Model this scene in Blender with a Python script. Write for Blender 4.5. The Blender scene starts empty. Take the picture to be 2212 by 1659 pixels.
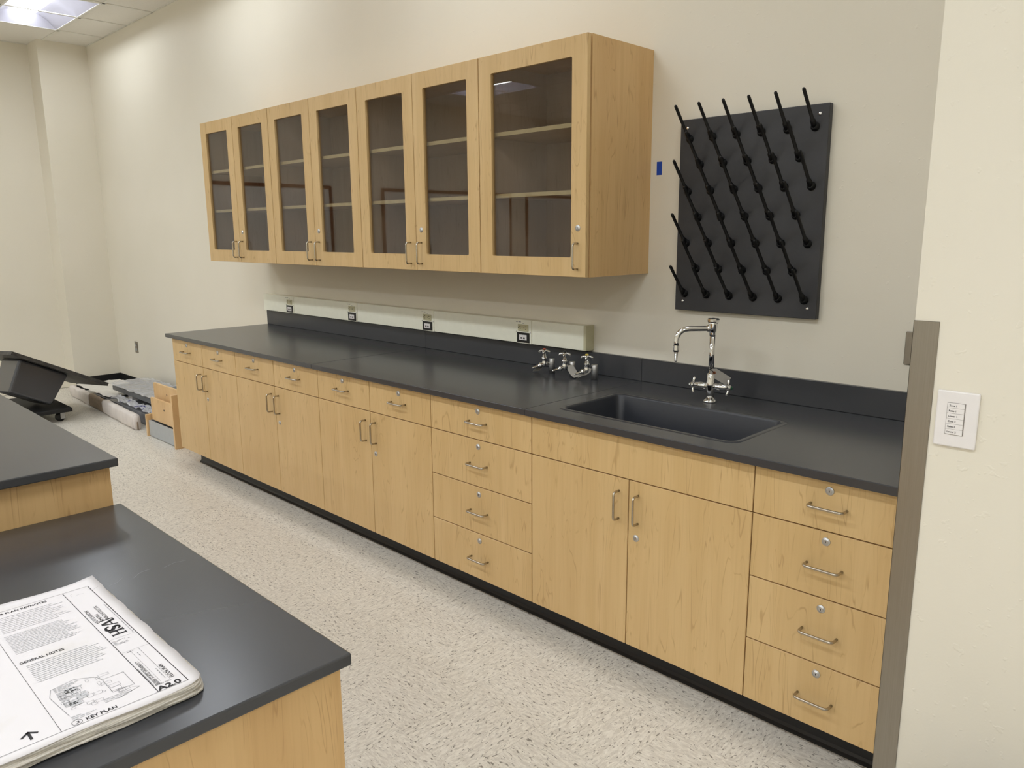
import bpy, bmesh, math, random
from mathutils import Vector, Matrix

# ------------------------------------------------------------------ camera, world, exposure
SC = bpy.context.scene
COL = SC.collection
SC.view_settings.view_transform = 'Standard'
SC.view_settings.look = 'None'
SC.view_settings.gamma = 1.0
SC.view_settings.use_curve_mapping = False
SC.view_settings.exposure = 0.0
SC.cycles.use_denoising = True
SC.cycles.denoising_prefilter = 'ACCURATE'
SC.cycles.max_bounces = 10
SC.cycles.diffuse_bounces = 6
SC.cycles.sample_clamp_indirect = 5.0
SC.cycles.caustics_reflective = False
SC.cycles.caustics_refractive = False

LAMP = 39.0                      # radiance of the troffer lenses, rows far from the wall
LAMP_MID_ROW = 43.0              # second row
LAMP_WALL_ROW = 18.0             # the row nearest the wall is turned down to keep its wall highlights soft
LAMP_COLOUR = (0.943, 1.0, 1.06)

cd = bpy.data.cameras.new('camera')
cd.sensor_fit = 'HORIZONTAL'; cd.sensor_width = 36.0
cd.lens = 1665.144 * 36.0 / 2212.0
cd.clip_start = 0.02; cd.clip_end = 100
cam = bpy.data.objects.new('camera', cd); COL.objects.link(cam)
def cam_matrix(loc, yaw, pitch, roll):
    cy, sy, cp, sp = math.cos(yaw), math.sin(yaw), math.cos(pitch), math.sin(pitch)
    f = Vector((sy*cp, cy*cp, sp)); r = Vector((cy, -sy, 0)); u = r.cross(f)
    cr, sr = math.cos(roll), math.sin(roll)
    X = cr*r + sr*u; Yv = -sr*r + cr*u; Z = -f
    return Matrix(((X.x, Yv.x, Z.x, loc[0]), (X.y, Yv.y, Z.y, loc[1]), (X.z, Yv.z, Z.z, loc[2]), (0, 0, 0, 1)))
cam.matrix_world = cam_matrix((5.32318905, -2.84755448, 1.57148292), math.radians(-44.56343578), math.radians(-11.09662426), math.radians(-0.40720345))
SC.camera = cam

wd = bpy.data.worlds.new('world'); SC.world = wd; wd.use_nodes = True
wd.node_tree.nodes['Background'].inputs[0].default_value = (0.8, 0.85, 0.9, 1)
wd.node_tree.nodes['Background'].inputs[1].default_value = 0.02

random.seed(7)
# ------------------------------------------------------------------ materials
def lin(r, g, b):
    def c(v):
        v /= 255.0
        return v/12.92 if v <= 0.04045 else ((v+0.055)/1.055)**2.4
    return (c(r), c(g), c(b), 1.0)

class NT:
    def __init__(s, name):
        s.m = bpy.data.materials.new(name); s.m.use_nodes = True
        s.t = s.m.node_tree; s.t.nodes.clear()
        s.out = s.n('ShaderNodeOutputMaterial')
    def n(s, typ, **kw):
        nd = s.t.nodes.new(typ)
        for k, v in kw.items():
            if k.startswith('i_'):
                nd.inputs[k[2:].replace('_', ' ')].default_value = v
            else: setattr(nd, k, v)
        return nd
    def l(s, a, b): s.t.links.new(a, b)
    def math(s, op, a, b=None, c=None):
        nd = s.n('ShaderNodeMath', operation=op)
        for i, v in enumerate((a, b, c)):
            if v is None: continue
            if isinstance(v, (int, float)): nd.inputs[i].default_value = v
            else: s.l(v, nd.inputs[i])
        return nd.outputs[0]
    def mix(s, fac, a, b):
        nd = s.n('ShaderNodeMix', data_type='RGBA')
        for sock, v in ((nd.inputs[0], fac), (nd.inputs[6], a), (nd.inputs[7], b)):
            if isinstance(v, (int, float, tuple)): sock.default_value = v
            else: s.l(v, sock)
        return nd.outputs[2]
    def coords(s, scale, rnd=0.0, kind='Object'):
        tc = s.n('ShaderNodeTexCoord'); mp = s.n('ShaderNodeMapping'); mp.inputs['Scale'].default_value = scale
        src = tc.outputs[kind]
        if rnd:
            oi = s.n('ShaderNodeObjectInfo'); ad = s.n('ShaderNodeVectorMath', operation='ADD')
            mu = s.math('MULTIPLY', oi.outputs['Random'], rnd)
            s.l(src, ad.inputs[0]); s.l(mu, ad.inputs[1]); src = ad.outputs[0]
        s.l(src, mp.inputs['Vector']); return mp.outputs[0]
    def noise(s, vec, scale, detail=2.0, rough=0.5, dist=0.0):
        nd = s.n('ShaderNodeTexNoise'); nd.inputs['Scale'].default_value = scale; nd.inputs['Detail'].default_value = detail
        nd.inputs['Roughness'].default_value = rough; nd.inputs['Distortion'].default_value = dist
        s.l(vec, nd.inputs['Vector']); return nd.outputs['Fac']
    def ramp(s, fac, p0, p1, smooth=True):
        nd = s.n('ShaderNodeMapRange'); nd.inputs['From Min'].default_value = p0; nd.inputs['From Max'].default_value = p1
        if smooth: nd.interpolation_type = 'SMOOTHSTEP'
        s.l(fac, nd.inputs['Value']); return nd.outputs[0]
    def principled(s, col, rough=0.5, metal=0.0, spec=0.5, bump=None, bstr=0.1, bdist=0.01, coat=0.0):
        p = s.n('ShaderNodeBsdfPrincipled')
        if isinstance(col, tuple): p.inputs['Base Color'].default_value = col
        else: s.l(col, p.inputs['Base Color'])
        if isinstance(rough, (int, float)): p.inputs['Roughness'].default_value = rough
        else: s.l(rough, p.inputs['Roughness'])
        p.inputs['Metallic'].default_value = metal; p.inputs['Specular IOR Level'].default_value = spec
        p.inputs['Coat Weight'].default_value = coat
        if bump is not None:
            b = s.n('ShaderNodeBump'); b.inputs['Strength'].default_value = bstr; b.inputs['Distance'].default_value = bdist
            s.l(bump, b.inputs['Height']); s.l(b.outputs[0], p.inputs['Normal'])
        s.l(p.outputs[0], s.out.inputs[0]); return p

def plain(name, rgb, rough=0.5, metal=0.0, spec=0.5, var=0.04, scale=30):
    m = NT(name); v = m.coords((1, 1, 1), 7.0)
    n = m.noise(v, scale, 3)
    c = lin(*rgb); dark = tuple(x*(1-var*2.5) for x in c[:3]) + (1,)
    m.principled(m.mix(m.ramp(n, .3, .7), dark, c), rough, metal, spec)
    return m.m

def wood(name, c1, c2, c3, rough=0.38, axis=2):
    m = NT(name)
    st = [7.0, 7.0, 7.0]; st[axis] = 0.75
    v = m.coords(tuple(st), 37.0)
    n1 = m.noise(v, 1.3, 3, .5, .6)
    st2 = [90.0, 90.0, 90.0]; st2[axis] = 2.2
    n2 = m.noise(m.coords(tuple(st2), 37.0), 1.0, 3, .6)
    ln = m.math('PINGPONG', m.math('MULTIPLY', n1, 17.0), 0.5)
    line = m.math('SUBTRACT', 1.0, m.ramp(ln, 0.0, 0.10))
    st3 = [24.0, 24.0, 24.0]; st3[axis] = 5.0
    patch = m.ramp(m.noise(m.coords(tuple(st3), 11.0), 1.0, 2), .42, .62)
    col = m.mix(m.ramp(n1, .32, .68), lin(*c1), lin(*c2))
    col = m.mix(m.math('MULTIPLY', m.ramp(n2, .40, .75), .16), col, lin(*c3))
    col = m.mix(m.math('MULTIPLY', m.math('MULTIPLY', line, patch), .62), col, lin(*c3))
    m.principled(col, rough, spec=0.4)
    return m.m

M = {}
def make_materials():
    # painted wall, light orange peel
    m = NT('wall_paint'); v = m.coords((1, 1, 1), 0, 'Object')
    bumps = m.ramp(m.noise(v, 48, 2, .5), .66, .74)
    fine = m.noise(v, 170, 2)
    h = m.math('ADD', bumps, m.math('MULTIPLY', fine, .22))
    m.principled(m.mix(m.ramp(m.noise(v, 1.3, 2), .3, .7), lin(224, 218, 202), lin(227, 221, 206)), .55, spec=.3, bump=h, bstr=.22, bdist=.003)
    M['wall'] = m.m
    M['maple'] = wood('maple_laminate', (211, 180, 129), (204, 172, 120), (172, 138, 90))
    M['maple_pale'] = wood('maple_edge', (222, 188, 140), (213, 177, 128), (186, 147, 100))  # paler maple for the loose drawers
    M['maple_h'] = wood('maple_flat_grain', (213, 178, 126), (205, 168, 116), (172, 134, 86))
    # worktop: black epoxy resin, satin, with rubbed smudges
    m = NT('epoxy_resin'); v = m.coords((1, 1, 1), 3.0)
    sm = m.noise(v, 5, 5, .65, 1.0); fi = m.noise(v, 60, 3)
    rough = .25
    m.principled(m.mix(m.math('MULTIPLY', m.ramp(fi, .35, .75), .06), lin(60, 61, 64), lin(64, 65, 68)), rough, spec=.6)
    M['epoxy'] = m.m
    M['sink_resin'] = plain('sink_resin', (44, 46, 52), .34, var=.03)
    m = NT('epoxy_board'); v = m.coords((1, 1, 1), 3.0)
    sm = m.ramp(m.noise(v, 13, 5, .7, 2.5), .62, .80); fi = m.noise(v, 5, 4)
    m.principled(m.mix(m.math('MULTIPLY', sm, .22), m.mix(m.ramp(fi, .3, .7), lin(55, 55, 57), lin(64, 64, 66)), lin(120, 120, 122)), .5, spec=.35)
    M['board'] = m.m
    # vinyl composition floor tile, chips run along local X
    m = NT('vinyl_tile')
    v1 = m.coords((62, 150, 1), 91.0); v2 = m.coords((52, 150, 1), 57.0); v3 = m.coords((40, 120, 1), 23.0)
    d = m.ramp(m.noise(v1, 1.0, 2, .5, .6), .615, .665); w = m.ramp(m.noise(v2, 1.0, 2, .5, .6), .58, .68)
    g = m.ramp(m.noise(v3, 1.0, 3, .6, .4), .36, .64)
    oi = m.n('ShaderNodeObjectInfo')
    base = m.mix(g, lin(206, 200, 189), lin(227, 222, 211))
    base = m.mix(m.math('MULTIPLY', oi.outputs['Random'], .12), base, lin(200, 194, 185))
    base = m.mix(m.math('MULTIPLY', w, .6), base, lin(238, 234, 224))
    base = m.mix(m.math('MULTIPLY', d, .8), base, lin(104, 98, 88))
    m.principled(base, .34, spec=.4)
    M['vct'] = m.m
    m = NT('ceiling_tile'); v = m.coords((1, 1, 1), 9.0)
    f = m.ramp(m.noise(v, 90, 3, .6, 1.0), .60, .70)
    m.principled(m.mix(m.math('MULTIPLY', f, .16), lin(230, 227, 220), lin(170, 166, 158)), .9, spec=.1, bump=f, bstr=.2, bdist=.002)
    M['ctile'] = m.m
    M['tbar'] = plain('white_tbar', (226, 224, 216), .45)
    M['troffer'] = plain('white_enamel', (236, 235, 232), .35, var=.01)
    M['pan'] = plain('reflector_enamel', (176, 174, 186), .5, var=.01)
    m = NT('lit_lens'); e = m.n('ShaderNodeEmission'); e.inputs[0].default_value = LAMP_COLOUR + (1,); e.inputs[1].default_value = LAMP
    m.l(e.outputs[0], m.out.inputs[0]); M['lens'] = m.m; m.m.cycles.emission_sampling = 'FRONT'
    for key, val in (('lens_dim', LAMP_WALL_ROW), ('lens_mid', LAMP_MID_ROW)):
        m = NT('lit_' + key); e = m.n('ShaderNodeEmission'); e.inputs[0].default_value = LAMP_COLOUR + (1,); e.inputs[1].default_value = val
        m.l(e.outputs[0], m.out.inputs[0]); M[key] = m.m; m.m.cycles.emission_sampling = 'FRONT'
    # brushed steel
    m = NT('brushed_steel'); n = m.noise(m.coords((400, 400, 6), 3.0), 1.0, 2)
    m.principled(m.mix(n, lin(146, 140, 130), lin(160, 154, 144)), .34, 1.0); M['steel'] = m.m
    m = NT('satin_nickel'); n = m.noise(m.coords((200, 200, 200), 3.0), 1.0, 2)
    m.principled(m.mix(n, lin(178, 170, 156), lin(192, 184, 170)), .27, 1.0); M['nickel'] = m.m
    m = NT('chrome'); n = m.noise(m.coords((60, 60, 60), 3.0), 1.0, 2)
    m.principled(m.mix(n, lin(222, 222, 222), lin(232, 232, 232)), .06, 1.0); M['chrome'] = m.m
    m = NT('dull_chrome'); n = m.noise(m.coords((60, 60, 60), 3.0), 1.0, 2)
    m.principled(m.mix(n, lin(190, 190, 190), lin(205, 205, 205)), .2, 1.0); M['dchrome'] = m.m
    m = NT('satin_steel'); n = m.noise(m.coords((60, 60, 6), 3.0), 1.0, 2)
    m.principled(m.mix(n, lin(196, 196, 196), lin(206, 206, 206)), .42, 1.0); M['satin'] = m.m
    # smoked glass pane
    m = NT('cabinet_glass')
    lw = m.n('ShaderNodeLayerWeight'); lw.inputs[0].default_value = .5
    fr = m.math('ADD', m.math('MULTIPLY', m.math('POWER', lw.outputs['Facing'], 5.0), .90), .045)
    sm = m.ramp(m.noise(m.coords((1, 1, 1), 5.0), 7, 4, .6, 1.5), .66, .82)
    tr = m.n('ShaderNodeBsdfTransparent'); tr.inputs[0].default_value = (.86, .84, .82, 1)
    gl = m.n('ShaderNodeBsdfGlossy'); gl.inputs['Roughness'].default_value = .012
    df = m.n('ShaderNodeBsdfDiffuse'); df.inputs[0].default_value = lin(150, 140, 125)
    a = m.n('ShaderNodeMixShader'); m.l(m.math('MULTIPLY', sm, .06), a.inputs[0]); m.l(tr.outputs[0], a.inputs[1]); m.l(df.outputs[0], a.inputs[2])
    b = m.n('ShaderNodeMixShader'); m.l(fr, b.inputs[0]); m.l(a.outputs[0], b.inputs[1]); m.l(gl.outputs[0], b.inputs[2])
    m.l(b.outputs[0], m.out.inputs[0]); M['glass'] = m.m
    M['interior'] = wood('cabinet_interior', (196, 176, 152), (188, 168, 144), (168, 148, 124))
    M['shelf_edge'] = plain('shelf_edge_band', (206, 194, 152), .5)
    M['black_rubber'] = plain('black_rubber', (24, 24, 25), .45, var=.08)
    M['black'] = plain('black_plastic', (16, 16, 17), .35, var=.05)
    M['black_matte'] = plain('matte_black', (12, 12, 13), .65, var=.05)
    M['peg'] = plain('peg_plastic', (7, 7, 8), .5, spec=.35, var=.05)
    M['dark_gap'] = plain('dark_carcass', (58, 42, 28), .7)
    M['cream'] = plain('cream_raceway', (243, 242, 224), .4, var=.01)
    M['cream_cap'] = plain('cream_end_cap', (196, 191, 158), .45, var=.02)
    M['ivory'] = plain('ivory_receptacle', (192, 186, 150), .4, var=.01)
    M['slot'] = plain('slot_black', (30, 27, 22), .6)
    M['white_pl'] = plain('white_plastic', (232, 228, 226), .4, var=.01)
    M['keyline'] = plain('button_shadow_line', (140, 134, 128), .6)
    M['ink'] = plain('ink_black', (30, 28, 32), .7)
    M['ink_grey'] = plain('ink_grey', (140, 139, 142), .8)
    M['ink_pale'] = plain('ink_pale', (196, 195, 197), .8)
    M['tape'] = plain('blue_tape', (22, 70, 178), .7)
    M['red'] = plain('red_button', (200, 74, 44), .4)
    M['yellow'] = plain('yellow_button', (222, 196, 84), .4)
    M['green'] = plain('green_button', (10, 70, 44), .35)
    M['tag'] = plain('manila_tag', (168, 164, 156), .8)
    M['tag_ring'] = plain('tag_eyelet', (130, 78, 48), .8)
    m = NT('drawing_paper'); v = m.coords((1, 1, 1), 5.0)
    m.principled(m.mix(m.ramp(m.noise(v, 9, 3), .55, .8), lin(224, 220, 221), lin(217, 212, 208)), .8, spec=.2); M['paper'] = m.m
    M['paper_side'] = plain('paper_worn', (218, 212, 202), .85, var=.08)
    M['foam'] = plain('white_foam', (224, 216, 210), .7, var=.05, scale=8)
    M['card'] = plain('cardboard', (150, 132, 112), .8, var=.08)
    M['wrap'] = plain('white_wrap', (226, 222, 214), .5, var=.03)
    M['slab'] = plain('grey_slab', (92, 94, 96), .35, var=.08)
    M['slab_film'] = plain('film_covered_slab', (140, 141, 144), .2, var=.12, scale=9)
    M['greybox'] = plain('grey_drawer_side', (172, 176, 178), .4, var=.02)
    for key, lo, hi in (('film', .58, .63), ('film_clear', .70, .74)):
        m = NT('plastic_' + key); v = m.coords((1, 1, 1), 5.0)
        cn = m.ramp(m.noise(v, 9, 3), lo, hi)
        p = m.principled(m.mix(cn, lin(212, 212, 214), lin(46, 52, 130)), .16, spec=.6)
        m.l(m.math('ADD', m.math('MULTIPLY', cn, .2), .5), p.inputs['Alpha']); M[key] = m.m
    M['caster'] = plain('grey_caster_fork', (190, 190, 188), .4)
    M['wboard'] = plain('white_board', (224, 224, 220), .25, var=.01)
    M['oak_red'] = wood('red_oak_trim', (112, 62, 34), (100, 54, 28), (76, 38, 20))
    m = NT('blotched_epoxy'); v = m.coords((1, 1, 1), 5.0)
    m.principled(m.mix(m.ramp(m.noise(v, 16, 5, .7), .42, .68), lin(46, 44, 43), lin(72, 69, 64)), .5); M['epoxy_under'] = m.m
make_materials()

# ------------------------------------------------------------------ mesh helpers
class MB:
    def __init__(s): s.v = []; s.f = []; s.mi = []; s.sm = []
    def add(s, vs, fs, mi=0, sm=False):
        o = len(s.v); s.v += [Vector(p) for p in vs]
        for f in fs: s.f.append([i+o for i in f]); s.mi.append(mi); s.sm.append(sm)
        return s
    def box(s, x0, x1, y0, y1, z0, z1, mi=0):
        if x0 > x1: x0, x1 = x1, x0
        if y0 > y1: y0, y1 = y1, y0
        if z0 > z1: z0, z1 = z1, z0
        vs = [(x, y, z) for x in (x0, x1) for y in (y0, y1) for z in (z0, z1)]
        return s.add(vs, [(0, 1, 3, 2), (4, 6, 7, 5), (0, 4, 5, 1), (2, 3, 7, 6), (0, 2, 6, 4), (1, 5, 7, 3)], mi)
    def bbox(s, x0, x1, y0, y1, z0, z1, b=.002, mi=0, seg=1):
        bm = bmesh.new(); bmesh.ops.create_cube(bm, size=1)
        for v in bm.verts:
            v.co = Vector(((x0+x1)/2 + v.co.x*abs(x1-x0), (y0+y1)/2 + v.co.y*abs(y1-y0), (z0+z1)/2 + v.co.z*abs(z1-z0)))
        bmesh.ops.bevel(bm, geom=list(bm.edges), offset=b, segments=seg, affect='EDGES', profile=.5)
        bm.verts.index_update()
        s.add([v.co.copy() for v in bm.verts], [[v.index for v in f.verts] for f in bm.faces], mi); bm.free(); return s
    def prism(s, poly, h0, h1, axis='z', mi=0):
        n = len(poly)
        def P(a, b, h): return {'z': (a, b, h), 'y': (a, h, b), 'x': (h, a, b)}[axis]
        vs = [P(a, b, h0) for a, b in poly] + [P(a, b, h1) for a, b in poly]
        fs = [list(range(n))[::-1], list(range(n, 2*n))] + [[i, (i+1) % n, n+(i+1) % n, n+i] for i in range(n)]
        return s.add(vs, fs, mi)
    def lathe(s, org, axis, prof, n=20, mi=0, sm=True):
        a = Vector(axis).normalized(); t = Vector((1, 0, 0)) if abs(a.x) < .8 else Vector((0, 1, 0))
        u = (t - a*t.dot(a)).normalized(); w = a.cross(u); o = Vector(org)
        vs = []
        for r, h in prof:
            for k in range(n):
                th = 2*math.pi*k/n; vs.append(o + a*h + (u*math.cos(th) + w*math.sin(th))*max(r, 1e-5))
        fs = [[i*n+k, i*n+(k+1) % n, (i+1)*n+(k+1) % n, (i+1)*n+k] for i in range(len(prof)-1) for k in range(n)]
        s.add(vs, fs, mi, sm)
        o0 = len(s.v) - len(vs)
        for base, rev in ((0, True), ((len(prof)-1)*n, False)):
            ring = [o0+base+k for k in range(n)]
            s.f.append(ring[::-1] if rev else ring); s.mi.append(mi); s.sm.append(False)
        return s
    def tube(s, pts, r, n=10, mi=0):
        pts = [Vector(p) for p in pts]; rr = r if isinstance(r, (list, tuple)) else [r]*len(pts)
        vs = []; u = None
        for i, p in enumerate(pts):
            d = (pts[min(i+1, len(pts)-1)] - pts[max(i-1, 0)]).normalized()
            if u is None:
                t = Vector((0, 0, 1)) if abs(d.z) < .9 else Vector((1, 0, 0)); u = (t - d*t.dot(d)).normalized()
            else: u = (u - d*u.dot(d)).normalized()
            w = d.cross(u)
            for k in range(n):
                th = 2*math.pi*k/n; vs.append(p + (u*math.cos(th) + w*math.sin(th))*rr[i])
        m = len(pts)
        fs = [[i*n+k, i*n+(k+1) % n, (i+1)*n+(k+1) % n, (i+1)*n+k] for i in range(m-1) for k in range(n)]
        s.add(vs, fs, mi, True)
        o0 = len(s.v) - len(vs)
        for base, rev in ((0, True), ((m-1)*n, False)):
            ring = [o0+base+k for k in range(n)]
            s.f.append(ring[::-1] if rev else ring); s.mi.append(mi); s.sm.append(False)
        return s
    def build(s, name, mat, parent=None, org=None):
        if parent is not None: off = ORG[parent.name]
        elif org is not None: off = Vector(org)
        else: off = Vector((0, 0, 0))
        me = bpy.data.meshes.new(name)
        me.from_pydata([v - off for v in s.v], [], s.f)
        mats = mat if isinstance(mat, (list, tuple)) else [mat]
        for m in mats: me.materials.append(M[m] if isinstance(m, str) else m)
        for p, a, b in zip(me.polygons, s.mi, s.sm): p.material_index = a; p.use_smooth = b
        bm = bmesh.new(); bm.from_mesh(me); bmesh.ops.recalc_face_normals(bm, faces=bm.faces); bm.to_mesh(me); bm.free()
        o = bpy.data.objects.new(name, me); COL.objects.link(o)
        if parent is not None: o.parent = parent
        else: o.location = off
        ORG[o.name] = off
        return o
ORG = {}
def tag(o, label, cat, group=None):
    o['label'] = label; o['category'] = cat
    if group: o['group'] = group
    return o
def thing(name, label, cat, loc, group=None):
    o = bpy.data.objects.new(name, None); COL.objects.link(o); o.location = loc; o.empty_display_size = .1
    ORG[o.name] = Vector(loc); return tag(o, label, cat, group)
def struct(o): o['kind'] = 'structure'; return o
def rounded(pts, r, k=5):
    out = []
    pts = [Vector(p) for p in pts]
    for i, p in enumerate(pts):
        if i in (0, len(pts)-1): out.append(p); continue
        a = (pts[i-1]-p).normalized(); b = (pts[i+1]-p).normalized()
        for j in range(k+1):
            t = j/k; out.append((p+a*r)*(1-t)**2 + p*2*t*(1-t) + (p+b*r)*t*t)
    return out
def rrect(x0, x1, y0, y1, r, k=6):
    out = []
    for cx, cy, a0 in ((x1-r, y1-r, 0), (x0+r, y1-r, 90), (x0+r, y0+r, 180), (x1-r, y0+r, 270)):
        for j in range(k+1):
            a = math.radians(a0 + 90*j/k); out.append((cx + r*math.cos(a), cy + r*math.sin(a)))
    return out
def text(name, body, size, pos, rz, mat, parent, normal='z', align='LEFT', width=None, bold=0.0):
    cu = bpy.data.curves.new(name, 'FONT'); cu.body = body; cu.size = size; cu.align_x = align; cu.offset = bold
    cu.resolution_u = 3
    tmp = bpy.data.objects.new('tmp', cu); COL.objects.link(tmp); bpy.context.view_layer.update()
    me = bpy.data.meshes.new_from_object(tmp.evaluated_get(bpy.context.evaluated_depsgraph_get()))
    bpy.data.objects.remove(tmp); bpy.data.curves.remove(cu)
    if width and me.vertices:
        xs = [v.co.x for v in me.vertices]; k = width/(max(xs)-min(xs))
        for v in me.vertices: v.co.x *= k
    R = Matrix.Rotation(rz, 4, 'Z') if normal == 'z' else Matrix.Rotation(math.pi/2, 4, 'X')
    me.transform(Matrix.Translation(Vector(pos) - ORG[parent.name]) @ R)
    me.name = name; me.materials.clear(); me.materials.append(M[mat])
    o = bpy.data.objects.new(name, me); COL.objects.link(o); o.parent = parent; ORG[o.name] = ORG[parent.name]
    return o
# ------------------------------------------------------------------ dimensions (metres; wall plane y = 0, floor z = 0)
XL, XR, YB, CEIL = -3.35, 8.3, -9.3, 3.40
COLX, COLY = 4.779, -1.05
YF = -0.750                        # face of the base cabinets
ZT, TH = 0.914, 0.0254             # worktop
YW = -0.780
ZB = 0.1125
SX = [0.0, 0.918, 1.837, 2.755, 3.361, 4.281, 4.735]

# ------------------------------------------------------------------ room shell
fl = struct(MB().box(-3.8, XR, YB, .1, -.08, -.003).build('floor', 'vct'))
TP = .3048
tm = None
for i in range(28):
    for j in range(9):
        cx = -3.2 + TP*(i+.5); cy = -.30 - TP*(j+.5)
        if tm is None:
            h = TP/2 - .00025
            t = MB().box(-h, h, -h, h, -.003, 0).build('tile', 'vct', fl); tm = t.data
        else:
            t = bpy.data.objects.new('tile', tm); COL.objects.link(t); t.parent = fl
        t.location = (cx, cy, 0)
        t.rotation_euler = (0, 0, math.pi/2*((i+j) % 2) + math.pi*random.randint(0, 1))

struct(MB().box(XL-.5, COLX+.02, 0, .12, 0, CEIL+.2).build('wall_back', 'wall'))
wl = MB().box(XL-.30-.1, XL-.30, YB, -.44, 0, CEIL+.2).build('wall_left', 'wall'); struct(wl)
struct(MB().box(XL-.30, XL, -.44, 0, 0, CEIL+.2).build('wall_corner', 'wall'))
struct(MB().box(COLX, XR, COLY, .12, 0, CEIL+.2).build('wall_right', 'wall'))
struct(MB().box(XR, XR+.1, YB, COLY+.01, 0, CEIL+.2).build('wall_end', 'wall'))
struct(MB().box(XL-.4, XR+.1, YB-.1, YB, 0, CEIL+.2).build('wall_front', 'wall'))

struct(MB().box(XL, 0.07, -.004, 0, .02, .135).box(XL, 0.07, -.014, 0, 0, .02).build('baseboard_back', 'black_rubber'))
struct(MB().box(XL, XL+.004, -.44, 0, .02, .135).box(XL, XL+.014, -.44, 0, 0, .02).build('baseboard_left', 'black_rubber'))
struct(MB().box(COLX+.05, XR, COLY-.004, COLY, .02, .105).box(COLX+.05, XR, COLY-.014, COLY, 0, .02).build('baseboard_right', 'black_rubber'))

# ceiling: slab, T-bar grid, lay-in tiles, troffers
ce = struct(MB().box(XL-.4, XR+.1, YB-.1, .12, CEIL+.2, CEIL+.26).build('ceiling', 'ctile'))
G = .59; GX0, GY0 = -2.855, -.385
xs = [XL-.3] + [GX0 + G*k for k in range(19) if GX0 + G*k < XR] + [XR]
ys = [0.0] + [GY0 - G*k for k in range(15)] + [YB]
lights = [(c, r) for r in (1, 5, 9, 13) for c in (1, 5, 9, 13, 17)]   # tile column / row where a troffer starts (two tiles long)
lit_cells = {(c, r) for c, r in lights} | {(c+1, r) for c, r in lights}
g = MB()
for x in xs: g.box(x-.012, x+.012, YB, 0, CEIL, CEIL+.006)
for y in ys: g.box(XL-.3, XR, y-.012, y+.012, CEIL, CEIL+.006)
g.build('ceiling_grid', 'tbar', ce)
tmesh = None
for c in range(len(xs)-1):
    for r in range(len(ys)-1):
        if (c, r) in lit_cells: continue
        x0, x1, y0, y1 = xs[c], xs[c+1], ys[r+1], ys[r]
        full = abs(x1-x0-G) < .01 and abs(y1-y0-G) < .01
        if full and tmesh:
            o = bpy.data.objects.new('ceiling_tile', tmesh); COL.objects.link(o); o.parent = ce
        else:
            hx, hy = (x1-x0)/2-.006, (y1-y0)/2-.006
            o = MB().box(-hx, hx, -hy, hy, .006, .02).build('ceiling_tile', 'ctile', ce)
            if full: tmesh = o.data
        o.location = ((x0+x1)/2, (y0+y1)/2, CEIL)

def make_troffer(loc, lens):
    t = thing('ceiling_light', 'white recessed troffer with lit curved centre lens among ceiling tiles', 'light', loc, 'recessed ceiling troffers')
    L, Wd = G*2/2-.012, G/2-.012
    o = Vector(loc)
    f = MB()
    def P(x, y, z): return o + Vector((x, y, z))
    # frame lip, pans (curved), end plates, housing
    for sx in (-1, 1): f.box(o.x+sx*L, o.x+sx*(L-.014), o.y-Wd, o.y+Wd, o.z-.002, o.z+.012)
    for sy in (-1, 1): f.box(o.x-L, o.x+L, o.y+sy*Wd, o.y+sy*(Wd-.014), o.z-.002, o.z+.012)
    f.build('frame', 'troffer', t)
    p = MB(); n = 8
    for sy in (-1, 1):
        prof = []
        for k in range(n+1):
            a = k/n; prof.append((sy*(Wd-.014 - (Wd-.104)*a), .10*math.sin(a*math.pi/2)))
        vs = [P(sx*(L-.014), y, z) for y, z in prof for sx in (-1, 1)]
        p.add(vs, [[2*k, 2*k+1, 2*k+3, 2*k+2] for k in range(n)], 0, True)
    for sx in (-1, 1):
        p.add([P(sx*(L-.014), -Wd+.014, 0), P(sx*(L-.014), Wd-.014, 0), P(sx*(L-.07), Wd-.09, .11), P(sx*(L-.07), -Wd+.09, .11)], [[0, 1, 2, 3]])
    p.build('reflector', 'pan', t)
    l = MB(); prof = [(-.09, .104), (-.084, .086), (-.058, .074), (0, .070), (.058, .074), (.084, .086), (.09, .104)]
    vs = [P(sx*(L-.06), y, z) for y, z in prof for sx in (-1, 1)]
    l.add(vs, [[2*k, 2*k+1, 2*k+3, 2*k+2] for k in range(6)] + [[2*k for k in range(7)], [2*k+1 for k in range(7)], [0, 1, 13, 12]], 0, False)
    l.build('lens', lens, t)
    h = MB().box(o.x-L, o.x+L, o.y-Wd, o.y+Wd, o.z+.13, o.z+.135)
    for sx in (-1, 1): h.box(o.x+sx*L, o.x+sx*(L+.002), o.y-Wd, o.y+Wd, o.z+.012, o.z+.135)
    for sy in (-1, 1): h.box(o.x-L, o.x+L, o.y+sy*Wd, o.y+sy*(Wd+.002), o.z+.012, o.z+.135)
    h.build('housing', 'troffer', t)
    return t
def copy_tree(o, parent=None):
    c = o.copy(); COL.objects.link(c); c.parent = parent
    for ch in list(o.children): copy_tree(ch, c)
    return c
tro = {}
for c, r in lights:
    if c+2 > len(xs)-1: continue
    loc = ((xs[c]+xs[c+2])/2, (ys[r]+ys[r+1])/2, CEIL)
    lens = {1: 'lens_dim', 5: 'lens_mid'}.get(r, 'lens')
    if lens not in tro: tro[lens] = make_troffer(loc, lens)
    else:
        t = copy_tree(tro[lens]); t.location = loc
tro['lens_dim']['label'] = 'white recessed troffer with lit centre lens nearest the room corner pilaster'

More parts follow.
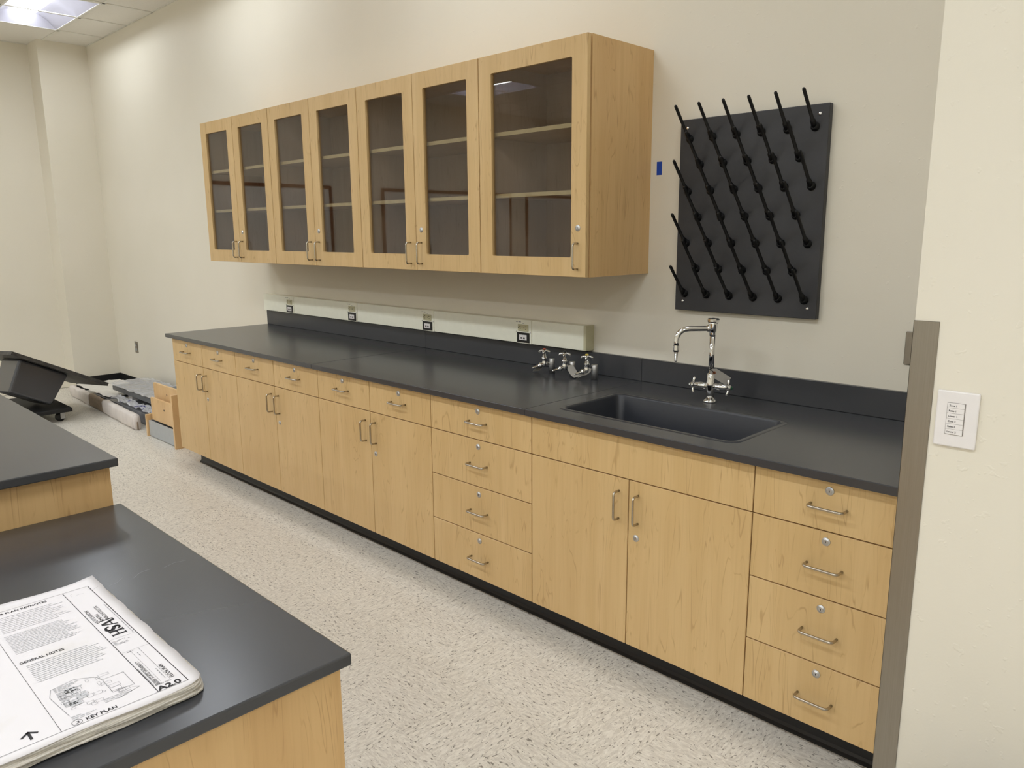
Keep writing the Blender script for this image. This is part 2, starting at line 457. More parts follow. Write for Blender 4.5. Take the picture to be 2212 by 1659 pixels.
# white boards with oak trim on the end wall (seen mirrored in the cabinet glass)
for y1, y0, lab in ((-1.2, -3.75, 'white marker board with red oak trim beside the room corner'), (-4.55, -7.1, 'white marker board with red oak trim, middle one on the end wall'), (-7.45, -9.1, 'white marker board with red oak trim beside the front wall')):
    X0 = XL-.298
    w = thing('marker_board', lab, 'whiteboard', (X0, y0, .9), 'marker boards on the end wall')
    MB().box(X0, X0+.015, y0+.03, y1-.03, .93, 2.16).build('board', 'wboard', w)
    for a in ((y0, y1, .90, .94), (y0, y1, 2.15, 2.19), (y0, y0+.04, .94, 2.15), (y1-.04, y1, .94, 2.15)):
        MB().box(X0, X0+.025, a[0], a[1], a[2], a[3]).build('trim_strip', 'oak_red', w)

# ------------------------------------------------------------------ base cabinets
def pull(parent, c, horizontal, out=-1, length=.102, y=None):
    x, yy, z = c; h = length/2; d = .032*out; r = .0042
    if horizontal: pts = [(x-h, yy, z), (x-h, yy+d, z), (x+h, yy+d, z), (x+h, yy, z)]
    else: pts = [(x, yy, z-h), (x, yy+d, z-h), (x, yy+d, z+h), (x, yy, z+h)]
    m = MB().tube(rounded(pts, .014), r, 10)
    return m.build('handle', 'nickel', parent)
def lock(parent, c):
    x, y, z = c
    m = MB().lathe((x, y, z), (0, -1, 0), [(.0125, 0), (.0125, .0012), (.0115, .002), (.0075, .0022), (.007, .0035), (.0062, .0038)], 20)
    m.box(x-.0011, x+.0011, y-.0042, y-.003, z-.0036, z+.002, 1)
    return m.build('lock', ['satin', 'slot'], parent)
FT = .019; GAP = .0019
def front(parent, name, x0, x1, z0, z1):
    return MB().bbox(x0+GAP, x1-GAP, YF, YF+FT, z0+GAP, z1-GAP, .0012).build(name, 'maple', parent)
Z1, Z2, Z3, Z4 = .882, .732, .528, .320
Z5 = ZB
def carcass(parent, x0, x1):
    # sides, bottom, back, top rails (the front is open behind doors and drawers)
    t = .018; yb = -.02; yf = YF+FT+.014
    m = MB()
    m.box(x0, x0+t, yf if x0 > .1 else YF+FT+.001, yb, Z5, ZT-TH-.0005).box(x1-t, x1, yf, yb, Z5, ZT-TH-.0005)
    m.box(x0+t, x1-t, yf, yb, Z5, Z5+t).box(x0+t, x1-t, yb-.006, yb, Z5+t, ZT-TH-.0005)
    m.box(x0+t, x1-t, yf, yf+.08, ZT-TH-.02, ZT-TH-.0005)
    return m.build('body', 'maple', parent)
def drawer(parent, x0, x1, z0, z1, lockz, pz):
    d = front(parent, 'drawer', x0, x1, z0, z1); xc = (x0+x1)/2
    pull(d, (xc, YF, pz), True); lock(d, (xc, YF, lockz)); return d
def doors(parent, x0, x1, z0, z1):
    xm = (x0+x1)/2
    a = front(parent, 'door', x0, xm, z0, z1); pull(a, (xm-.041, YF, .632), False)
    b = front(parent, 'door', xm, x1, z0, z1); pull(b, (xm+.041, YF, .632), False); lock(b, (xm+.035, YF, .527))
for k, lab in enumerate(('maple base cabinet, two drawers over two doors, beside the loose drawers', 'maple base cabinet, two drawers over two doors, between two alike cabinets', 'maple base cabinet, two drawers over two doors, beside the four-drawer cabinet')):
    x0, x1 = SX[k], SX[k+1]; xm = (x0+x1)/2
    t = thing('base_cabinet', lab, 'cabinet', (x0, YF, Z5), 'drawer-over-door base cabinets')
    carcass(t, x0, x1)
    for a, b in ((x0, xm), (xm, x1)): drawer(t, a, b, Z2, Z1+.004, .852, .807)
    doors(t, x0, x1, Z5, Z2)
def four_drawers(x0, x1, lab):
    t = thing('base_cabinet', lab, 'cabinet', (x0, YF, Z5), 'four-drawer base cabinets')
    carcass(t, x0, x1)
    for (z0, z1), lz, pz in zip(((Z2, Z1+.004), (Z3, Z2), (Z4, Z3), (Z5, Z4)), (.853, .702, .495, .288), (.806, .625, .418, .207)):
        drawer(t, x0, x1, z0, z1, lz, pz)
four_drawers(SX[3], SX[4], 'maple four-drawer base cabinet between door cabinets, left of the sink')
four_drawers(SX[5], SX[6], 'maple four-drawer base cabinet tucked against the steel corner guard')
x0, x1 = SX[4], SX[5]
t = thing('sink_cabinet', 'wide maple sink base cabinet with blank panel over two doors', 'cabinet', (x0, YF, Z5))
ts = .018
MB().box(x0, x0+ts, YF+FT+.014, -.02, Z5, ZT-TH-.0005).box(x1-ts, x1, YF+FT+.014, -.02, Z5, ZT-TH-.0005).box(x0+ts, x1-ts, YF+FT+.001, -.02, Z5, Z5+ts).box(x0+ts, x1-ts, -.026, -.02, Z5+ts, ZT-TH-.0005).build('body', 'maple', t)
front(t, 'blank_panel', x0, x1, Z2, Z1+.004); doors(t, x0, x1, Z5, Z2)
tag(MB().bbox(SX[6]+GAP, COLX-.001, YF, YF+FT, Z5, ZT-TH-.001, .001).build('filler_strip', 'maple', None, (SX[6], YF, Z5)), 'narrow maple filler strip between end drawer cabinet and column', 'filler strip')
# toe kick with a coved rubber base
prof = [(-.648, 0), (-.664, 0), (-.664, .004), (-.656, .010), (-.652, .020), (-.651, ZB-.002), (-.645, ZB-.002), (-.645, 0)]
tk = MB().prism([(a, b) for a, b in prof], .075, COLX-.001, 'x')
tk.box(.075, .081, -.651, -.03, 0, ZB-.002)
tag(tk.build('toe_kick', 'black_rubber', None, (.075, -.65, 0)), 'black rubber toe kick strip under the maple base cabinets', 'toe kick')

# ------------------------------------------------------------------ worktop, backsplash, sink
wt = thing('worktop', 'long black epoxy resin worktop with backsplash on the maple cabinets', 'worktop', (0, YW, ZT-TH))
J = [-.036, 1.832, 3.353, COLX-.001]
OX0, OX1, OY0, OY1 = 3.447, 4.160, -.668, -.312     # sink opening
FLG = .022
for k in range(3):
    a, b = J[k]+.0006, J[k+1]-.0006
    if k < 2:
        MB().bbox(a, b, YW, -.001, ZT-TH, ZT, .0022, seg=2).build('slab', 'epoxy', wt)
    else:
        inner = rrect(OX0-.008, OX1+.008, OY0-.008, OY1+.008, .033); n = len(inner)
        cx, cy = (OX0+OX1)/2, (OY0+OY1)/2
        ch = .0022
        def outer(ins):
            out = []
            for (px, py) in inner:
                dx, dy = px-cx, py-cy
                tx = ((b-ins-cx)/dx if dx > 0 else (a+ins-cx)/dx) if abs(dx) > 1e-6 else 1e9
                ty = ((-.001-ins-cy)/dy if dy > 0 else (YW+ins-cy)/dy) if abs(dy) > 1e-6 else 1e9
                tt = min(tx, ty); out.append((cx+dx*tt, cy+dy*tt))
            # snap nearest points to the four corners
            for qx, qy in ((a+ins, YW+ins), (b-ins, YW+ins), (a+ins, -.001-ins), (b-ins, -.001-ins)):
                i = min(range(n), key=lambda i: (out[i][0]-qx)**2 + (out[i][1]-qy)**2); out[i] = (qx, qy)
            return out
        loops = [[(x, y, ZT-TH) for x, y in inner], [(x, y, ZT) for x, y in inner], [(x, y, ZT) for x, y in outer(ch)], [(x, y, ZT-ch) for x, y in outer(0)], [(x, y, ZT-TH) for x, y in outer(0)]]
        m = MB(); vs = [p for lp in loops for p in lp]; q = len(loops)
        m.add(vs, [[i*n+j, i*n+(j+1) % n, ((i+1) % q)*n+(j+1) % n, ((i+1) % q)*n+j] for i in range(q) for j in range(n)])
        m.build('slab', 'epoxy', wt)
    MB().bbox(a, b, -.020, -.0005, ZT+.0004, 1.0166, .0015).build('backsplash', 'epoxy', wt)
sk = thing('lab_sink', 'rectangular black resin drop-in sink set in the worktop below peg rack', 'sink', (OX0, OY0, .66))
def lp(off, z, r):
    r = max(.02, r - .018)
    return [(x, y, z) for x, y in rrect(OX0-off, OX1+off, OY0-off, OY1+off, r)]
loops = [lp(FLG, ZT+.0003, .062), lp(FLG-.003, ZT+.0018, .060), lp(.006, ZT+.0018, .052), lp(.001, ZT+.0002, .05), lp(-.002, ZT-.006, .05), lp(-.012, .72, .05), lp(-.020, .68, .05), lp(-.045, .664, .05), lp(-.12, .660, .05)]
n = len(loops[0]); m = MB()
m.add([p for l_ in loops for p in l_], [[i*n+j, i*n+(j+1) % n, (i+1)*n+(j+1) % n, (i+1)*n+j] for i in range(len(loops)-1) for j in range(n)] + [[(len(loops)-1)*n+j for j in range(n)]], 0, True)
lo2 = [lp(.007, ZT-.001, .05), lp(0.0, .70, .05), lp(-.01, .65, .05)]
m.add([p for l_ in lo2 for p in l_], [[i*n+j, i*n+(j+1) % n, (i+1)*n+(j+1) % n, (i+1)*n+j] for i in range(2) for j in range(n)] + [[2*n+j for j in range(n)]], 0, False)
m.mi[:3*n] = [1]*(3*n)
m.build('basin', ['sink_resin', 'epoxy'], sk)
MB().lathe((3.80, -.49, .6605), (0, 0, 1), [(.045, 0), (.045, .002), (.03, .003), (.028, .001)], 20).build('drain', 'dchrome', sk)

# ------------------------------------------------------------------ wall cabinets
YU = -.433; ZU0, ZU1 = 1.3935, 2.311
UX = [-.004, .912, 1.833, 2.752, 3.361]
def glass_door(parent, x0, x1, handle_side, has_lock):
    a, b = x0+GAP, x1-GAP; z0, z1 = ZU0+.001, ZU1-.001
    gx0, gx1, gz0, gz1 = a+.076, b-.076, 1.472, 2.236
    m = MB()
    fl_ = rrect(gx0, gx1, gz0, gz1, .006, 2); n = len(fl_)
    # frame as a ring: outer rectangle, inner opening
    def outer(ins):
        cx, cz = (gx0+gx1)/2, (gz0+gz1)/2; out = []
        for px, pz in fl_:
            dx, dz = px-cx, pz-cz
            tx = (b-ins-cx)/dx if dx > 0 else (a+ins-cx)/dx
            tz = (z1-ins-cz)/dz if dz > 0 else (z0+ins-cz)/dz
            tt = min(tx, tz); out.append((cx+dx*tt, cz+dz*tt))
        for qx, qz in ((a+ins, z0+ins), (b-ins, z0+ins), (a+ins, z1-ins), (b-ins, z1-ins)):
            i = min(range(n), key=lambda i: (out[i][0]-qx)**2 + (out[i][1]-qz)**2); out[i] = (qx, qz)
        return out
    yb, c = YU+.020, .0012
    loops = [[(x, yb, z) for x, z in fl_], [(x, YU, z) for x, z in fl_], [(x, YU, z) for x, z in outer(c)], [(x, YU+c, z) for x, z in outer(0)], [(x, yb, z) for x, z in outer(0)]]
    q = len(loops)
    m.add([p for l_ in loops for p in l_], [[i*n+j, i*n+(j+1) % n, ((i+1) % q)*n+(j+1) % n, ((i+1) % q)*n+j] for i in range(q) for j in range(n)])
    d = m.build('door', 'maple', parent)
    MB().box(gx0-.0005, gx1+.0005, YU+.010, YU+.014, gz0-.0005, gz1+.0005).build('pane', 'glass', d)
    hx = (b-.040) if handle_side > 0 else (a+.040)
    pull(d, (hx, YU, 1.477), False)
    if has_lock: lock(d, (hx, YU, 1.588))
    return d
labs = ('maple wall cabinet with two glass doors, at the end furthest from the peg rack', 'maple wall cabinet with two glass doors, second from the room corner', 'maple wall cabinet with two glass doors, beside the single-door cabinet')
for k in range(4):
    x0, x1 = UX[k]+.0004, UX[k+1]-.0004
    t = thing('wall_cabinet', labs[k] if k < 3 else 'maple wall cabinet with one wide glass door beside blue tape', 'cabinet', (x0, YU, ZU0), 'glass-door wall cabinets')
    yf = YU+.028; w = .019
    MB().box(x0, x0+w, yf, -.0005, ZU0, ZU1).box(x1-w, x1, yf, -.0005, ZU0, ZU1).box(x0+w, x1-w, yf, -.0005, ZU0, ZU0+w).box(x0+w, x1-w, yf, -.0005, ZU1-w, ZU1).build('body', 'maple_h', t)
    MB().box(x0+w, x1-w, -.012, -.001, ZU0+w, ZU1-w).box(x0+w, x0+w+.001, yf+.002, -.012, ZU0+w, ZU1-w).box(x1-w-.001, x1-w, yf+.002, -.012, ZU0+w, ZU1-w).box(x0+w, x1-w, yf+.002, -.012, ZU0+w, ZU0+w+.001).build('lining', 'interior', t)
    for zs in (1.722, 1.981):
        s_ = MB().box(x0+w+.002, x1-w-.002, -.398, -.013, zs, zs+.017).build('shelf', 'interior', t)
        MB().box(x0+w+.002, x1-w-.002, -.3995, -.398, zs, zs+.017).build('edge_band', 'shelf_edge', s_)
    if k < 3:
        xm = (x0+x1)/2
        glass_door(t, x0, xm, 1, False); glass_door(t, xm, x1, -1, True)
    else: glass_door(t, x0, x1, 1, True)

# ------------------------------------------------------------------ raceway with outlets
RX0, RX1, RZ0, RZ1, RY = 0.005, 3.062, 1.0255, 1.143, -.060
rw = thing('surface_raceway', 'long cream power raceway on wall above the black backsplash', 'raceway', (RX0, 0, RZ0))
MB().box(RX0+.002, RX1-.012, RY+.004, -.0005, RZ0+.002, RZ1-.002).build('channel', 'cream', rw)
MB().bbox(RX1-.012, RX1+.003, RY-.001, -.0005, RZ0-.001, RZ1+.001, .001).build('end_cap', 'cream_cap', rw)
ends = [.437, 1.209, 1.963, 2.718]; px = RX0
for e in ends + [None]:
    ps = e-.108 if e else RX1-.012
    MB().bbox(px+.0012, ps-.0006, RY, RY+.004, RZ0, RZ1, .001).build('cover', 'cream', rw); px = e
    if not e: break
    pl = MB().bbox(ps, e-.0012, RY-.0016, RY+.004, RZ0-.001, RZ1+.001, .001).build('outlet_plate', 'cream', rw)
    xc = ps+.052; y = RY-.0016
    m = MB().bbox(xc-.036, xc+.036, y-.003, y, 1.086, 1.120, .001)
    for sx in (-1, 1):
        c = xc+sx*.019
        m.box(c-.004, c-.0024+.004, y-.0034, y-.003, 1.108, 1.1115, 1).box(c-.003, c+.003, y-.0034, y-.003, 1.096, 1.0985, 1)
        m.lathe((c-.0115, y-.003, 1.103), (0, -1, 0), [(.003, 0), (.003, .0004)], 10, 1)
    m.build('receptacle', ['ivory', 'slot'], pl)
    m = MB().bbox(xc-.043, xc+.043, y-.003, y, 1.029, 1.0795, .001)
    m.build('data_frame', 'black', pl)
    m = MB().bbox(xc-.026, xc+.026, y-.005, y-.002, 1.041, 1.068, .001)
    for sx in (-1, 1): m.box(xc+sx*.009-.0055, xc+sx*.009+.0055, y-.0054, y-.005, 1.0475, 1.0555, 1)
    m.build('data_jack', ['white_pl', 'slot'], pl)
    m = MB()
    for q, wd_ in enumerate((.006, .004, .010, .005)): m.box(xc-.050+q*.0095, xc-.050+q*.0095+wd_, y-.0002, y, 1.1295, 1.1335)
    m.box(xc-.006, xc+.006, y-.0002, y, 1.1235, 1.1255)
    m.build('printed_marks', 'ink_grey', pl)
    for sx in (-.047, .05): MB().lathe((xc+sx, y, 1.082), (0, -1, 0), [(.003, 0), (.003, .001), (.001, .0015)], 10).build('screw', 'dchrome', pl)

# ------------------------------------------------------------------ peg drying rack
BX0, BX1, BZ0, BZ1 = 3.520, 4.128, 1.2475, 2.014
pr = thing('peg_rack', 'black pegboard drying rack with slanted pegs on wall above the sink', 'drying rack', (BX0, 0, BZ0))
MB().bbox(BX0, BX1, -.028, -.002, BZ0, BZ1, .002).build('board', 'board', pr)
pm = None
for r in range(7):
    z = 1.937 - .1032*r
    for c in range(6 if r % 2 == 0 else 5):
        x = 3.565 + .1028*c + (.0514 if r % 2 else 0)
        if pm is None:
            b0 = Vector((0, 0, 0))
            d = Vector((0, -.108, .119)).normalized()
            m = MB()
            m.lathe((0, 0, 0), (0, -1, 0), [(.0165, 0), (.0165, .003), (.0135, .006), (.012, .012), (.008, .016)], 16)
            e0 = Vector((0, -.010, .002))
            m.lathe(e0, d, [(.0098, -.004), (.0098, .022), (.0085, .026), (.0062, .028), (.0062, .148), (.0056, .154), (.003, .157)], 12)
            # keel under the peg's root
            m.prism([(-.004, -.012), (-.004, .018), (-.030, .030), (-.020, .006)], -.003, .003, 'x')
            me = m.build('peg', 'peg', pr); pm = me.data; o = me
        else:
            o = bpy.data.objects.new('peg', pm); COL.objects.link(o); o.parent = pr
        o.location = Vector((x, -.028, z)) - ORG[pr.name]
pm.transform(Matrix.Translation(ORG[pr.name]))
for x, z in ((3.552, 1.981), (4.093, 1.980), (3.557, 1.286), (4.093, 1.286)):
    MB().lathe((x, -.028, z), (0, -1, 0), [(.0065, 0), (.006, .0015), (.003, .003), (.001, .0033)], 12).build('screw', 'chrome', pr)

# ------------------------------------------------------------------ wall bits
tag(MB().box(3.390, 3.416, -.0004, -.0001, 1.807, 1.862).build('tape_piece', 'tape', None, (3.39, 0, 1.807)), 'small piece of blue painters tape stuck to wall beside cabinet', 'tape')
sp = thing('switch_plate', 'brushed steel switch plate on back wall half hidden by corner guard', 'switch plate', (4.437, 0, 1.11))
MB().bbox(4.437, 4.507, -.007, -.0004, 1.112, 1.228, .003).build('plate', 'steel', sp)
MB().box(4.467, 4.477, -.016, -.007, 1.16, 1.18).build('toggle', 'white_pl', sp)
ow = thing('wall_outlet', 'grey steel outlet plate low on wall near the room corner', 'outlet', (-2.845, 0, .405))
MB().bbox(-2.845, -2.772, -.006, -.0004, .405, .520, .002).build('plate', 'steel', ow)
for z in (.44, .485): MB().bbox(-2.826, -2.791, -.009, -.006, z-.014, z+.014, .002).box(-2.816, -2.814, -.0094, -.009, z, z+.008, 1).box(-2.803, -2.801, -.0094, -.009, z, z+.008, 1).build('receptacle', ['greybox', 'slot'], ow)
m = MB().bbox(COLX-.0022, COLX+.0495, COLY-.0022, COLY-.0002, .02, 1.380, .0008).bbox(COLX-.0022, COLX-.0002, COLY-.0022, COLY+.0495, .02, 1.380, .0008)
tag(m.build('corner_guard', 'steel', None, (COLX, COLY, .02)), 'brushed stainless steel corner guard on the column edge', 'corner guard')
kp = thing('lighting_keypad', 'white six-button lighting control plate on the column', 'keypad', (4.839, COLY, 1.115))
MB().bbox(4.839, 4.920, COLY-.007, COLY-.0003, 1.1155, 1.2365, .003, seg=2).build('plate', 'white_pl', kp)
MB().box(4.8605, 4.8955, COLY-.0076, COLY-.007, 1.1425, 1.2120).build('button_shadow_sheet', 'keyline', kp)  # thin grey sheet; its colour paints the shadow lines between the buttons
for k, s_ in enumerate(('Zone 1', 'Raise 1', 'Lower 1', 'Zone 2', 'Raise 2', 'Lower 2')):
    z1 = 1.2112 - k*.01135
    bt = MB().bbox(4.8613, 4.8938, COLY-.0092, COLY-.0074, z1-.0109, z1, .0005).build('button', 'white_pl', kp)
    text('lettering', s_, .0052, (4.8645, COLY-.0094, z1-.0072), 0, 'ink', bt, 'y', bold=.00012)
# ------------------------------------------------------------------ faucet
FX, FY = 3.800, -.193
fa = thing('lab_faucet', 'chrome gooseneck lab faucet with two handles and paper tag behind sink', 'faucet', (FX, FY, ZT))
MB().lathe((FX, FY, ZT+.0004), (0, 0, 1), [(.027, 0), (.027, .004), (.023, .009), (.018, .012)], 24).build('flange', 'chrome', fa)
MB().lathe((FX, FY, ZT+.012), (0, 0, 1), [(.0165, 0), (.0165, .040), (.0175, .05), (.0175, .068), (.015, .075), (.015, .098), (.013, .101)], 24).build('body', 'chrome', fa)
ad = Vector((.97, .24, 0)).normalized(); cz = .976
for s_ in (-1, 1):
    m = MB().lathe((FX, FY, cz), ad*s_, [(.0125, .012), (.0125, .03), (.014, .034), (.014, .044), (.0125, .048), (.0115, .062), (.009, .066)], 20)
    v = m.build('valve', 'chrome', fa)
    hc = Vector((FX, FY, cz)) + ad*s_*.070
    m = MB().lathe(hc, ad*s_, [(.010, -.004), (.0115, .002), (.0105, .008), (.006, .011)], 18)
    perp = Vector((0, 0, 1)).cross(ad)
    for k in range(4):
        th = math.radians(14 + 90*k); dr = Vector((0, 0, 1))*math.cos(th) + perp*math.sin(th)
        m.tube([hc + dr*.006, hc + dr*.018 - ad*s_*.001, hc + dr*.028 - ad*s_*.003, hc + dr*.033 - ad*s_*.005], [.0052, .0048, .0060, .0028], 10)
    hd = m.build('handle', 'chrome', fa)
    MB().lathe(hc + ad*s_*.011, ad*s_, [(.0075, 0), (.0075, .003), (.004, .006)], 16).build('index_button', 'green' if s_ > 0 else 'dchrome', hd)
MB().lathe((FX, FY, ZT+.11), (0, 0, 1), [(.0108, 0), (.0108, .16)], 20).build('riser', 'chrome', fa)
MB().lathe((FX, FY, 1.176), (0, 0, 1), [(.0125, 0), (.0135, .006), (.0135, .014), (.0150, .018), (.0185, .046), (.0190, .052)], 24).build('vacuum_breaker', 'chrome', fa)
m = MB().lathe((FX, FY, 1.228), (0, 0, 1), [(.0215, 0), (.0235, .004), (.0235, .010), (.021, .0145), (.008, .0155), (.004, .0165)], 12, sm=False)
m.build('cap', 'chrome', fa)
sd = Vector((-.66, -.75, 0)).normalized()
p0 = Vector((FX, FY, 1.204)); e1 = p0 + sd*.142
MB().tube([p0 + sd*.008] + rounded([p0 + sd*.015, e1, e1 + Vector((0, 0, -.065))], .052, 10), .0102, 14).build('spout', 'chrome', fa)
m = MB().lathe(e1 + Vector((0, 0, -.060)), (0, 0, -1), [(.0095, 0), (.0125, .004), (.0128, .022), (.0105, .028), (.008, .030)], 8, sm=False)
nz = m.build('nozzle', 'chrome', fa)
prof = []
for k in range(6): prof += [(.0082-.0004*k, .030+.0062*k), (.0066-.0004*k, .0358+.0062*k)]
MB().lathe(e1 + Vector((0, 0, -.060)), (0, 0, -1), prof, 16).build('serrated_tip', 'dchrome', nz)
MB().lathe(p0 + sd*.010, sd, [(.0125, 0), (.0125, .012), (.010, .014)], 16).build('spout_collar', 'chrome', fa)

def strip(pts, wdir, w, th=.0006, notch=True):
    # bent paper tag: centre line, width direction; clipped corners at the tied end
    pts = [Vector(p) for p in pts]; wv = Vector(wdir).normalized(); m = MB(); vs = []
    for i, p in enumerate(pts):
        d = (pts[min(i+1, len(pts)-1)] - pts[max(i-1, 0)]).normalized(); nn = d.cross(wv).normalized()
        ww = w*(.45 if (i == 0 and notch) else 1.0)/2
        for sx in (-1, 1):
            for sn in (-1, 1): vs.append(p + wv*ww*sx + nn*th/2*sn)
    n = len(pts); fs = []
    for i in range(n-1):
        a, b = 4*i, 4*(i+1)
        fs += [[a, b, b+2, a+2], [a+1, a+3, b+3, b+1], [a, a+1, b+1, b], [a+2, b+2, b+3, a+3]]
    fs += [[0, 2, 3, 1], [4*n-4, 4*n-3, 4*n-1, 4*n-2]]
    return m.add(vs, fs)
# faucet tag hanging from a black tie on the riser
rt = Vector((.713, .7007, 0)); up = Vector((0, 0, 1)); fw = Vector((.70, -.71, 0))
a0 = Vector((FX, FY, 1.038)) + fw*.013
dn = (rt*.80 - up*.50).normalized(); acr = (rt*.50 + up*.84).normalized()
tg = strip([a0 - dn*.006, a0 + dn*.010, a0 + dn*.040, a0 + dn*.078], acr, .036).build('paper_tag', 'tag', fa)
MB().lathe(a0 + dn*.010 + fw*.0006, fw, [(.0062, -.0002), (.0062, .0006), (.003, .0008)], 14).build('eyelet', 'tag_ring', tg)
MB().tube(rounded([a0 + dn*.010 + fw*.002, a0 - dn*.004 + fw*.006 + up*.004, Vector((FX, FY, 1.046)) - rt*.012 + fw*.004, Vector((FX, FY, 1.040)) - rt*.030 + fw*.006], .006, 4), .0014, 6).build('tie', 'black', tg)

# ------------------------------------------------------------------ gas and air turrets
def turret(x, label, button, tagspec):
    y = -.130; t = thing('gas_turret', label, 'gas tap', (x, y, ZT), 'chrome turrets on the worktop')
    MB().lathe((x, y, ZT+.0004), (0, 0, 1), [(.0155, 0), (.0155, .066), (.0145, .0675), (.002, .068)], 24).build('column', 'satin', t)
    d = Vector((-.60, -.80, 0)).normalized(); zc = .960
    c = Vector((x, y, zc)); b = c + d*.036
    MB().lathe(c + d*.012, d, [(.0085, 0), (.0085, .026)], 14).build('stub', 'chrome', t)
    MB().lathe(b + Vector((0, 0, -.014)), (0, 0, 1), [(.0075, 0), (.012, .004), (.0125, .018), (.0105, .024), (.0105, .036), (.0135, .038), (.0135, .043), (.0095, .045), (.0095, .052), (.006, .054), (.006, .066)], 18).build('valve_body', 'chrome', t)
    sp_ = (d*.93 + Vector((-.05, 0, -.30))).normalized()
    prof = [(.0105, 0), (.0105, .016), (.0125, .018), (.0125, .024), (.0085, .026)]
    for k in range(5): prof += [(.0078-.0008*k, .028+.0068*k), (.0064-.0008*k, .0342+.0068*k)]
    MB().lathe(b + Vector((0, 0, -.002)), sp_, prof, 16).build('serrated_outlet', 'chrome', t)
    hc = b + Vector((0, 0, .054)); m = MB().lathe(hc, (0, 0, 1), [(.008, -.004), (.0105, .004), (.0095, .012), (.005, .014)], 16)
    for k in range(4):
        th = math.radians(30+90*k); dr = Vector((math.cos(th), math.sin(th), 0))
        m.tube([hc + dr*.006 + Vector((0, 0, .006)), hc + dr*.015 + Vector((0, 0, .007)), hc + dr*.023 + Vector((0, 0, .003)), hc + dr*.028 + Vector((0, 0, -.003))], [.0046, .0050, .0056, .0026], 10)
    h = m.build('handle', 'chrome', t)
    MB().lathe(hc + Vector((0, 0, .013)), (0, 0, 1), [(.0082, 0), (.0082, .004), (.005, .0058)], 16).build('index_button', button, h)
    tg = strip(*tagspec(c, b, d)).build('paper_tag', 'tag', t)
    q0 = Vector(tagspec(c, b, d)[0][0])
    MB().tube(rounded([c + d*.017 + Vector((0, 0, .012)), c + d*.018 + Vector((.012, -.008, .010)), q0 + Vector((.004, -.002, .003))], .004, 3), .0013, 6).build('tie', 'black', tg)
turret(2.914, 'chrome gas turret with red-buttoned handle and curled paper tag', 'red', lambda c, b, d: ([c + Vector((-.006, -.022, -.004)), c + Vector((-.022, -.028, -.010)), c + Vector((-.045, -.036, -.020)), c + Vector((-.066, -.042, -.041))], (.5, .85, .0), .030))
turret(3.041, 'chrome gas turret with plain handle and tag lying on the worktop', 'black', lambda c, b, d: ([c + Vector((.000, -.020, .008)), c + Vector((.014, -.026, -.004)), c + Vector((.040, -.034, -.026)), c + Vector((.066, -.040, -.036))], (.62, .70, .30), .034))
turret(3.173, 'chrome gas turret with yellow-buttoned handle and hanging paper tag', 'yellow', lambda c, b, d: ([c + Vector((-.002, -.024, -.001)), c + Vector((-.014, -.030, -.006)), c + Vector((-.036, -.037, -.014)), c + Vector((-.056, -.042, -.024))], (.2, .25, .95), .032))

# ------------------------------------------------------------------ island bench, two heights
LB = thing('low_bench', 'low maple bench with grey worktop holding the drawing set', 'bench', (4.11, -2.10, 0))
LX = 4.122; BY0, BY1 = -3.60, -2.083
MB().bbox(2.872, LX, BY0, BY1, .762-TH, .762, .0035, seg=2).build('worktop', 'epoxy', LB)
MB().bbox(LX-.035, LX-.016, BY0+.02, BY1-.018, .0, .762-TH-.0005, .001).build('end_panel', 'maple_h', LB)
MB().box(2.89, LX-.036, BY1-.040, BY1-.022, .0, .762-TH-.0005).box(2.89, LX-.036, BY0+.02, BY0+.04, .0, .762-TH-.0005).build('back_panel', 'maple_h', LB)
HB = thing('high_bench', 'taller maple bench with grey worktop stepping up behind the drawing set', 'bench', (2.86, -2.11, 0))
HX = 2.905
MB().bbox(-.2, HX, BY0, BY1-.004, ZT-TH, ZT, .003, seg=2).build('worktop', 'epoxy', HB)
MB().bbox(2.852, 2.870, BY0+.02, BY1-.020, .0, ZT-TH-.0005, .001).build('end_panel', 'maple_h', HB)
MB().box(-.17, 2.851, BY1-.040, BY1-.022, 0, ZT-TH-.0005).box(-.17, 2.851, BY0+.02, BY0+.04, 0, ZT-TH-.0005).box(-.17, -.15, BY0+.041, BY1-.041, 0, ZT-TH-.0005).build('back_panel', 'maple_h', HB)

# ------------------------------------------------------------------ drawing set
DS = thing('drawing_set', 'thick stack of white architectural drawings lying on the low bench', 'drawings', (3.74, -2.8, .762))
rs = random.Random(3)
def sheet(k, z, x0, x1, y0, y1, amp, dx, dy):
    NX, NY = 36, 44; vs = []
    for i in range(NX+1):
        for j in range(NY+1):
            u, v = i/NX, j/NY
            x = x0 + (x1-x0)*u + dx; y = y0 + (y1-y0)*v + dy
            # worn, rounded near corner
            cu, cv = max(0, (u-.955)/.045), max(0, (v-.97)/.03)
            cr = min(1, cu)*min(1, cv)
            x -= .010*cr; y -= .010*cr
            ex = max(0, 1-min(u, 1-u)/.05); ey = max(0, 1-(1-v)/.035)
            wob = amp*(math.sin(9*v*6.28/3 + k*1.7)*ex + .7*math.sin(7*u*6.28/3 + k*2.3)*ey)
            z_ = z + wob*.5 + .0006*math.sin(5*u + 4*v + k)*0
            y += ey*.0022*math.sin(6.28*u*4.3 + k*1.1); x += ex*.0022*math.sin(6.28*v*5.1 + k)
            if u < .05 and v > .95: z_ += .006*((.05-u)/.05)*((v-.95)/.05)*(1 if k == top else .3)
            vs.append((x, y, z_))
    q = NY+1; fs = [[i*q+j, (i+1)*q+j, (i+1)*q+j+1, i*q+j+1] for i in range(NX) for j in range(NY)]
    return vs, fs, NX, NY
top = 11
